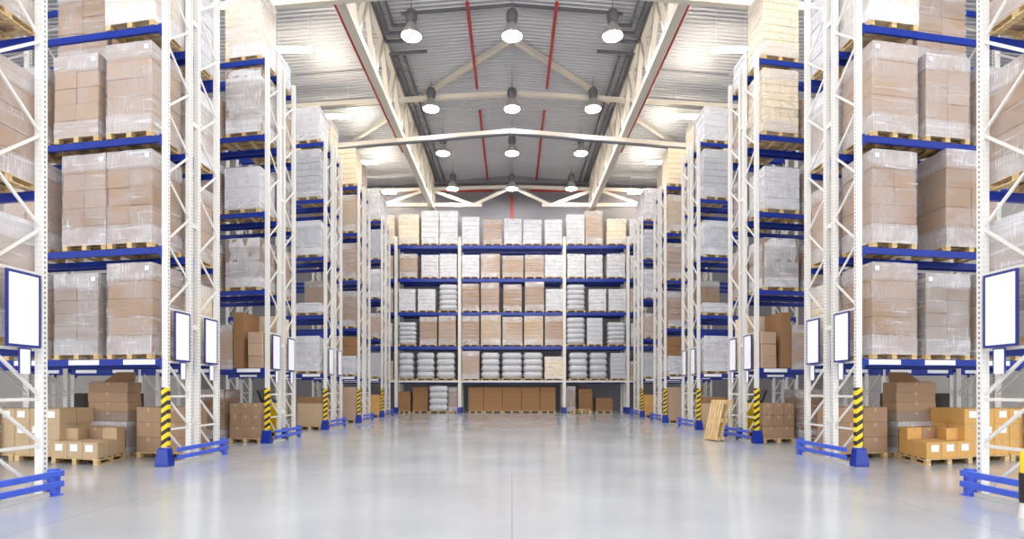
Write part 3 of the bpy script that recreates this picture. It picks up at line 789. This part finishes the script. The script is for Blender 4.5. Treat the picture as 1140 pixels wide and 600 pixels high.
# ------------------------------------------------------------------ ground level goods
TI = ['bottom', 'second', 'third', 'fourth']
def gcarton(label, loc, B, w, d, h, mat, lab=0, group=None, nm='carton'):
    o = thing(nm, label, 'carton', loc, group)
    link('box', MB().cbox(0, w, 0, d, 0, h, .01).mesh('box', MT[mat], B), o)
    t = MB().box(w/2-.03, w/2+.03, .01, d-.01, h, h+.002).box(w/2-.03, w/2+.03, -.002, 0, h*.72, h-.008)
    link('tape', t.mesh('tape', MT['kraft'], B), o)
    if lab: link('paper_label', MB().box(w*.3, w*.8, -.004, -.001, h*.42, h*.85).mesh('paper_label', MT['paper'], B), o)
    return o
def gpallet(label, loc, B, w, d):
    return thing('pallet', label, 'pallet', loc, 'pallets on the floor under the racks', pallet_mb(w, d).mesh('pallet', MT['wood'], B))
for s in (-1, 1):
    sd = SIDE[s]
    X0, Yr = ROWX[2], ROWY[2]
    P = lambda u, v, z, X=X0, Y=Yr: (s*(X+u), Y+v+K*u, z)
    B = basis(s)
    mt = 'kraft' if s < 0 else 'yellow'; cw = 'kraft' if s < 0 else 'yellow-brown'
    # wall of labelled cartons behind the nearest frame
    for i in range(2):
        gpallet(f'pallet under the labelled carton wall on the {sd}, {("inner", "outer")[i]} one', P(2.72+1.22*i, .15, .002), B, 1.18, 1.1)
    for t in range(3):
        for c in range(6):
            for dd in range(2):
                if dd == 1 and c > 1: continue
                lb = (t == 2 and c in (2, 3, 0)) or (t == 1 and c in (1, 2, 4))
                w = .385
                pos = f'{NUM[c+1] if c < 5 else "sixth"} from aisle' + (' behind' if dd else '')
                gcarton(f'{cw} carton{" with white label" if lb and not dd else ""}, {TI[t]} tier of {sd} carton wall, {pos}',
                        P(2.74+.395*c, .17+.52*dd, .139+.345*t), B, w, .5, .343, mt, lb and not dd, f'cartons in the {sd} carton wall')
    # low tray pallet with two tiers, turned on the floor
    Bt = ((s, .30), (s*.22, 1))
    px, py = s*8.68, 11.66
    T = lambda a, b, z: (px+Bt[0][0]*a+Bt[1][0]*b, py+Bt[0][1]*a+Bt[1][1]*b, z)
    gpallet(f'pallet under the low cartons with white labels in the second {sd} row', T(0, 0, .002), Bt, 1.28, 1.25)
    for c in range(3):
        for dd in range(3):
            gcarton(f'{cw} carton{" with white label" if dd == 0 else ", lower tier"}, low {sd} pallet, {NUM[c+1]} from aisle, {("front", "middle", "back")[dd]} rank',
                    T(.01+.42*c, .01+.41*dd, .139), Bt, .412, .40, .34, mt, dd == 0, f'cartons on the low {sd} pallet')
    for c in range(3):
        gcarton(f'{cw} carton, upper tier of low {sd} pallet, {NUM[c+1]} from aisle, back rank', T(.01+.42*c, .83, .481), Bt, .412, .40, .26, mt if c != 1 else 'tan', False, f'cartons on the low {sd} pallet')
    gcarton(f'{cw} carton, upper tier of low {sd} pallet, middle rank at far end', T(.85, .42, .481), Bt, .412, .40, .26, mt, False, f'cartons on the low {sd} pallet')
    # grey wrapped base with four long cartons on top, rear rack
    seed[0] += 1
    load(f'grey-brown wrapped load under the four long cartons, second {sd} row', P(1.8, 1.12, .0), s, 1.2, .75, .84, 'gray', 2, 1, 'film', True, K, None, True, seed[0])
    for t in range(4):
        gcarton(f'long brown carton, {("lowest", "second", "third", "topmost")[t]} of the four stacked in second {sd} row', P(1.84+R.uniform(-.02, .02), 1.2, .845+.232*t), B, 1.08, .5, .23, 'tan' if t else 'gray', False, f'long cartons in the second {sd} row')
    o = thing('cardboard_sheet', f'folded brown cardboard lid on the four long cartons, {sd} side', 'cardboard', P(1.95, 1.3, 1.78))
    link('flap', MB().loft([[(0,-.08,0),(.85,-.08,0),(.85,.3,0),(0,.3,0)],[(0,-.08,.012),(.85,-.08,.012),(.85,.3,.012),(0,.3,.012)]]).mesh('flap', MT['brown'], B), o)
    link('flap', MB().loft([[(.0,.3,0),(.85,.3,0),(.7,.55,.24),(.15,.55,.24)],[(.0,.29,.012),(.85,.29,.012),(.7,.54,.252),(.15,.54,.252)]]).mesh('flap', MT['brown'], B), o)
    # black wrapped goods farther back
    seed[0] += 1
    load(f'black-wrapped load on the floor behind the four long cartons, {sd} side', P(3.0, 2.35, .0), s, 1.35, 1.0, 1.5, 'darkwrap', 3, 1, None, False, K, None, True, seed[0])
    # three-tier carton stack beside the striped post
    gpallet(f'pallet under the brown cartons behind the striped post, second {sd} row', P(.28, 1.15, .002), B, 1.28, .95)
    for t in range(3):
        for c in range(2):
            w = .63
            gcarton(f'large brown carton, {TI[t]} tier behind the second {sd} striped post, {("inner", "outer")[1-c]} one', P(.29+.64*c, 1.16, .139+.35*t), B, w, .92, .346, 'tan', False, f'large cartons in the second {sd} row')
    # third row: stacked cartons on a pallet
    X3, Y3 = ROWX[3], ROWY[3]
    Q = lambda u, v, z: (s*(X3+u), Y3+v+K*u, z)
    gpallet(f'pallet under the tan carton stack in the third {sd} row', Q(.18, -.02, .002), B, 1.06, .98)
    for t in range(3):
        n = 2 if t == 0 else 3
        for c in range(n):
            w = 1.04/n
            gcarton(f'plain tan carton, {TI[t]} tier of the third {sd} row floor stack, {NUM[c+1]} from aisle', Q(.19+w*c, 0, .139+.35*t), B, w-.008, .6, .345, 'tan', False, f'cartons on the floor of the third {sd} row')
    seed[0] += 1
    load(f'tall brown wrapped load on the floor, second from aisle in third {sd} row', Q(1.4, -.03, .0), s, 1.05, 1.0, 1.6, 'brown', 4, 1, 'film', False, K, None, True, seed[0])
    # row four to six floor loads
    for r, kd, nm, tp, w in ((4, 'kraft', 'pale brown carton load with dark lid', 1.3, 1.05), (5, 'pink', 'pale carton load', 1.72, .95), (6, 'yellow', 'yellow-brown carton load', 1.3, .9)):
        seed[0] += 1
        Xr, Yq = ROWX[r], ROWY[r]
        o = load(f'{nm} on the floor of the {ORD[r]} {sd} row', (s*(Xr+.14), Yq+K*.14, 0), s, w, .95, tp - (.25 if r == 4 else 0), kd, 1 if r < 6 else 3, 1, None, False, K, None, True, seed[0])
        if r == 4:
            link('lid', MB().cbox(.02, w-.02, .0, .93, 1.055, 1.3, .01).mesh('lid', MT['brown'], B), o, label='darker brown upper carton')

# ------------------------------------------------------------------ yellow stacker behind the third row's floor cartons
for s in (-1, 1):
    o = thing('stacker_truck', f'yellow and black stacker truck parked inside the third {SIDE[s]} rack row', 'stacker truck', (s*(7.3+.62), 16.58+1.62, 0))
    def rb(a, b, c, d, z0, z1, e): return MB().cbox(a, b, c, d, z0, z1, e)
    link('body', MB().loft([[(-.36,-.36,.12),(.36,-.36,.12),(.36,.36,.12),(-.36,.36,.12)],[(-.38,-.38,.5),(.38,-.38,.5),(.38,.38,.5),(-.38,.38,.5)],[(-.38,-.38,.95),(.38,-.38,.95),(.38,.38,.95),(-.38,.38,.95)],[(-.28,-.3,1.17),(.28,-.3,1.17),(.28,.3,1.17),(-.28,.3,1.17)]]).mesh('body', MT['forkyellow']), o, label='yellow body')
    link('seat', MB().cbox(-.22, .22, -.2, .2, 1.17, 1.26, .03).mesh('seat', MT['black']), o, label='black seat')
    link('backrest', MB().loft([[(s*.14,-.2,1.24),(s*.22,-.2,1.24),(s*.22,.2,1.24),(s*.14,.2,1.24)],[(s*.3,-.17,1.58),(s*.36,-.17,1.58),(s*.36,.17,1.58),(s*.3,.17,1.58)]]).mesh('backrest', MT['black'], None), o, label='black backrest')
    link('steering_arm', MB().bar((-s*.2, -.1, 1.15), (-s*.02, -.24, 1.5), .08, .06).mesh('steering_arm', MT['ballast']), o)
    for a in (-.25, .25):
        for b in (-.3, .3):
            link('wheel', MB().loft([[(x, .12*math.cos(t), .12+.12*math.sin(t)) for t in [2*math.pi*q/16 for q in range(16)]] for x in (-.05, .05)]).mesh('wheel', MT['rubber']), o, (a, b, 0))
    for b in (-.2, .2):
        pass
# leaning empty pallets on the right
for i in range(2):
    o = thing('pallet', ('front of two bare pallets leaning on the third right rack end', 'rear of two bare pallets leaning on the third right rack end')[i], 'pallet', (6.42+.17*i, 17.2+.05*i, .004), 'pallets leaning at the right rack',
              pallet_mb(1.28, .64).mesh('pallet', MT['wood']))
    o.rotation_euler = (0, math.radians(-77+2*i), math.radians(16))
# bollard cut by the right edge
o = thing('bollard', 'black and yellow bollard on a pale foot at the right picture edge', 'bollard', (6.41, 6.9, 0))
link('foot', MB().lathe([(.11, 0), (.11, .02), (.085, .2)], 20).mesh('foot', MT['white']), o)
link('sleeve', MB().lathe([(.095, .19), (.1, .22), (.1, .55), (.095, .56)], 20).mesh('sleeve', MT['black']), o, label='black sleeve')
link('cap', MB().lathe([(.09, .55), (.09, .8), (.06, .85), (.02, .86)], 20).mesh('cap', MT['forkyellow']), o, label='yellow top')

# ------------------------------------------------------------------ world fill light added through the front left unwalled, camera
w = bpy.data.worlds.new('World'); sc.world = w; w.use_nodes = True
bg = w.node_tree.nodes['Background']; bg.inputs[0].default_value = (0.95, 0.97, 1.0, 1); bg.inputs[1].default_value = 2.5
cam = bpy.data.cameras.new('camera'); co = bpy.data.objects.new('camera', cam); COL.objects.link(co)
cam.sensor_width = 36; cam.lens = F/1140*36; cam.shift_y = (HOR-300)/1140; cam.clip_end = 200
co.location = (0, 0, EYE); co.rotation_euler = (math.pi/2, 0, 0)
sc.camera = co
vs = sc.view_settings; vs.view_transform = 'Standard'; vs.look = 'None'; vs.gamma = 1; vs.use_curve_mapping = False; vs.exposure = 0.5
sc.cycles.use_denoising = True
sc.cycles.max_bounces = 8; sc.cycles.diffuse_bounces = 4; sc.cycles.transparent_max_bounces = 16
sc.cycles.sample_clamp_indirect = 6
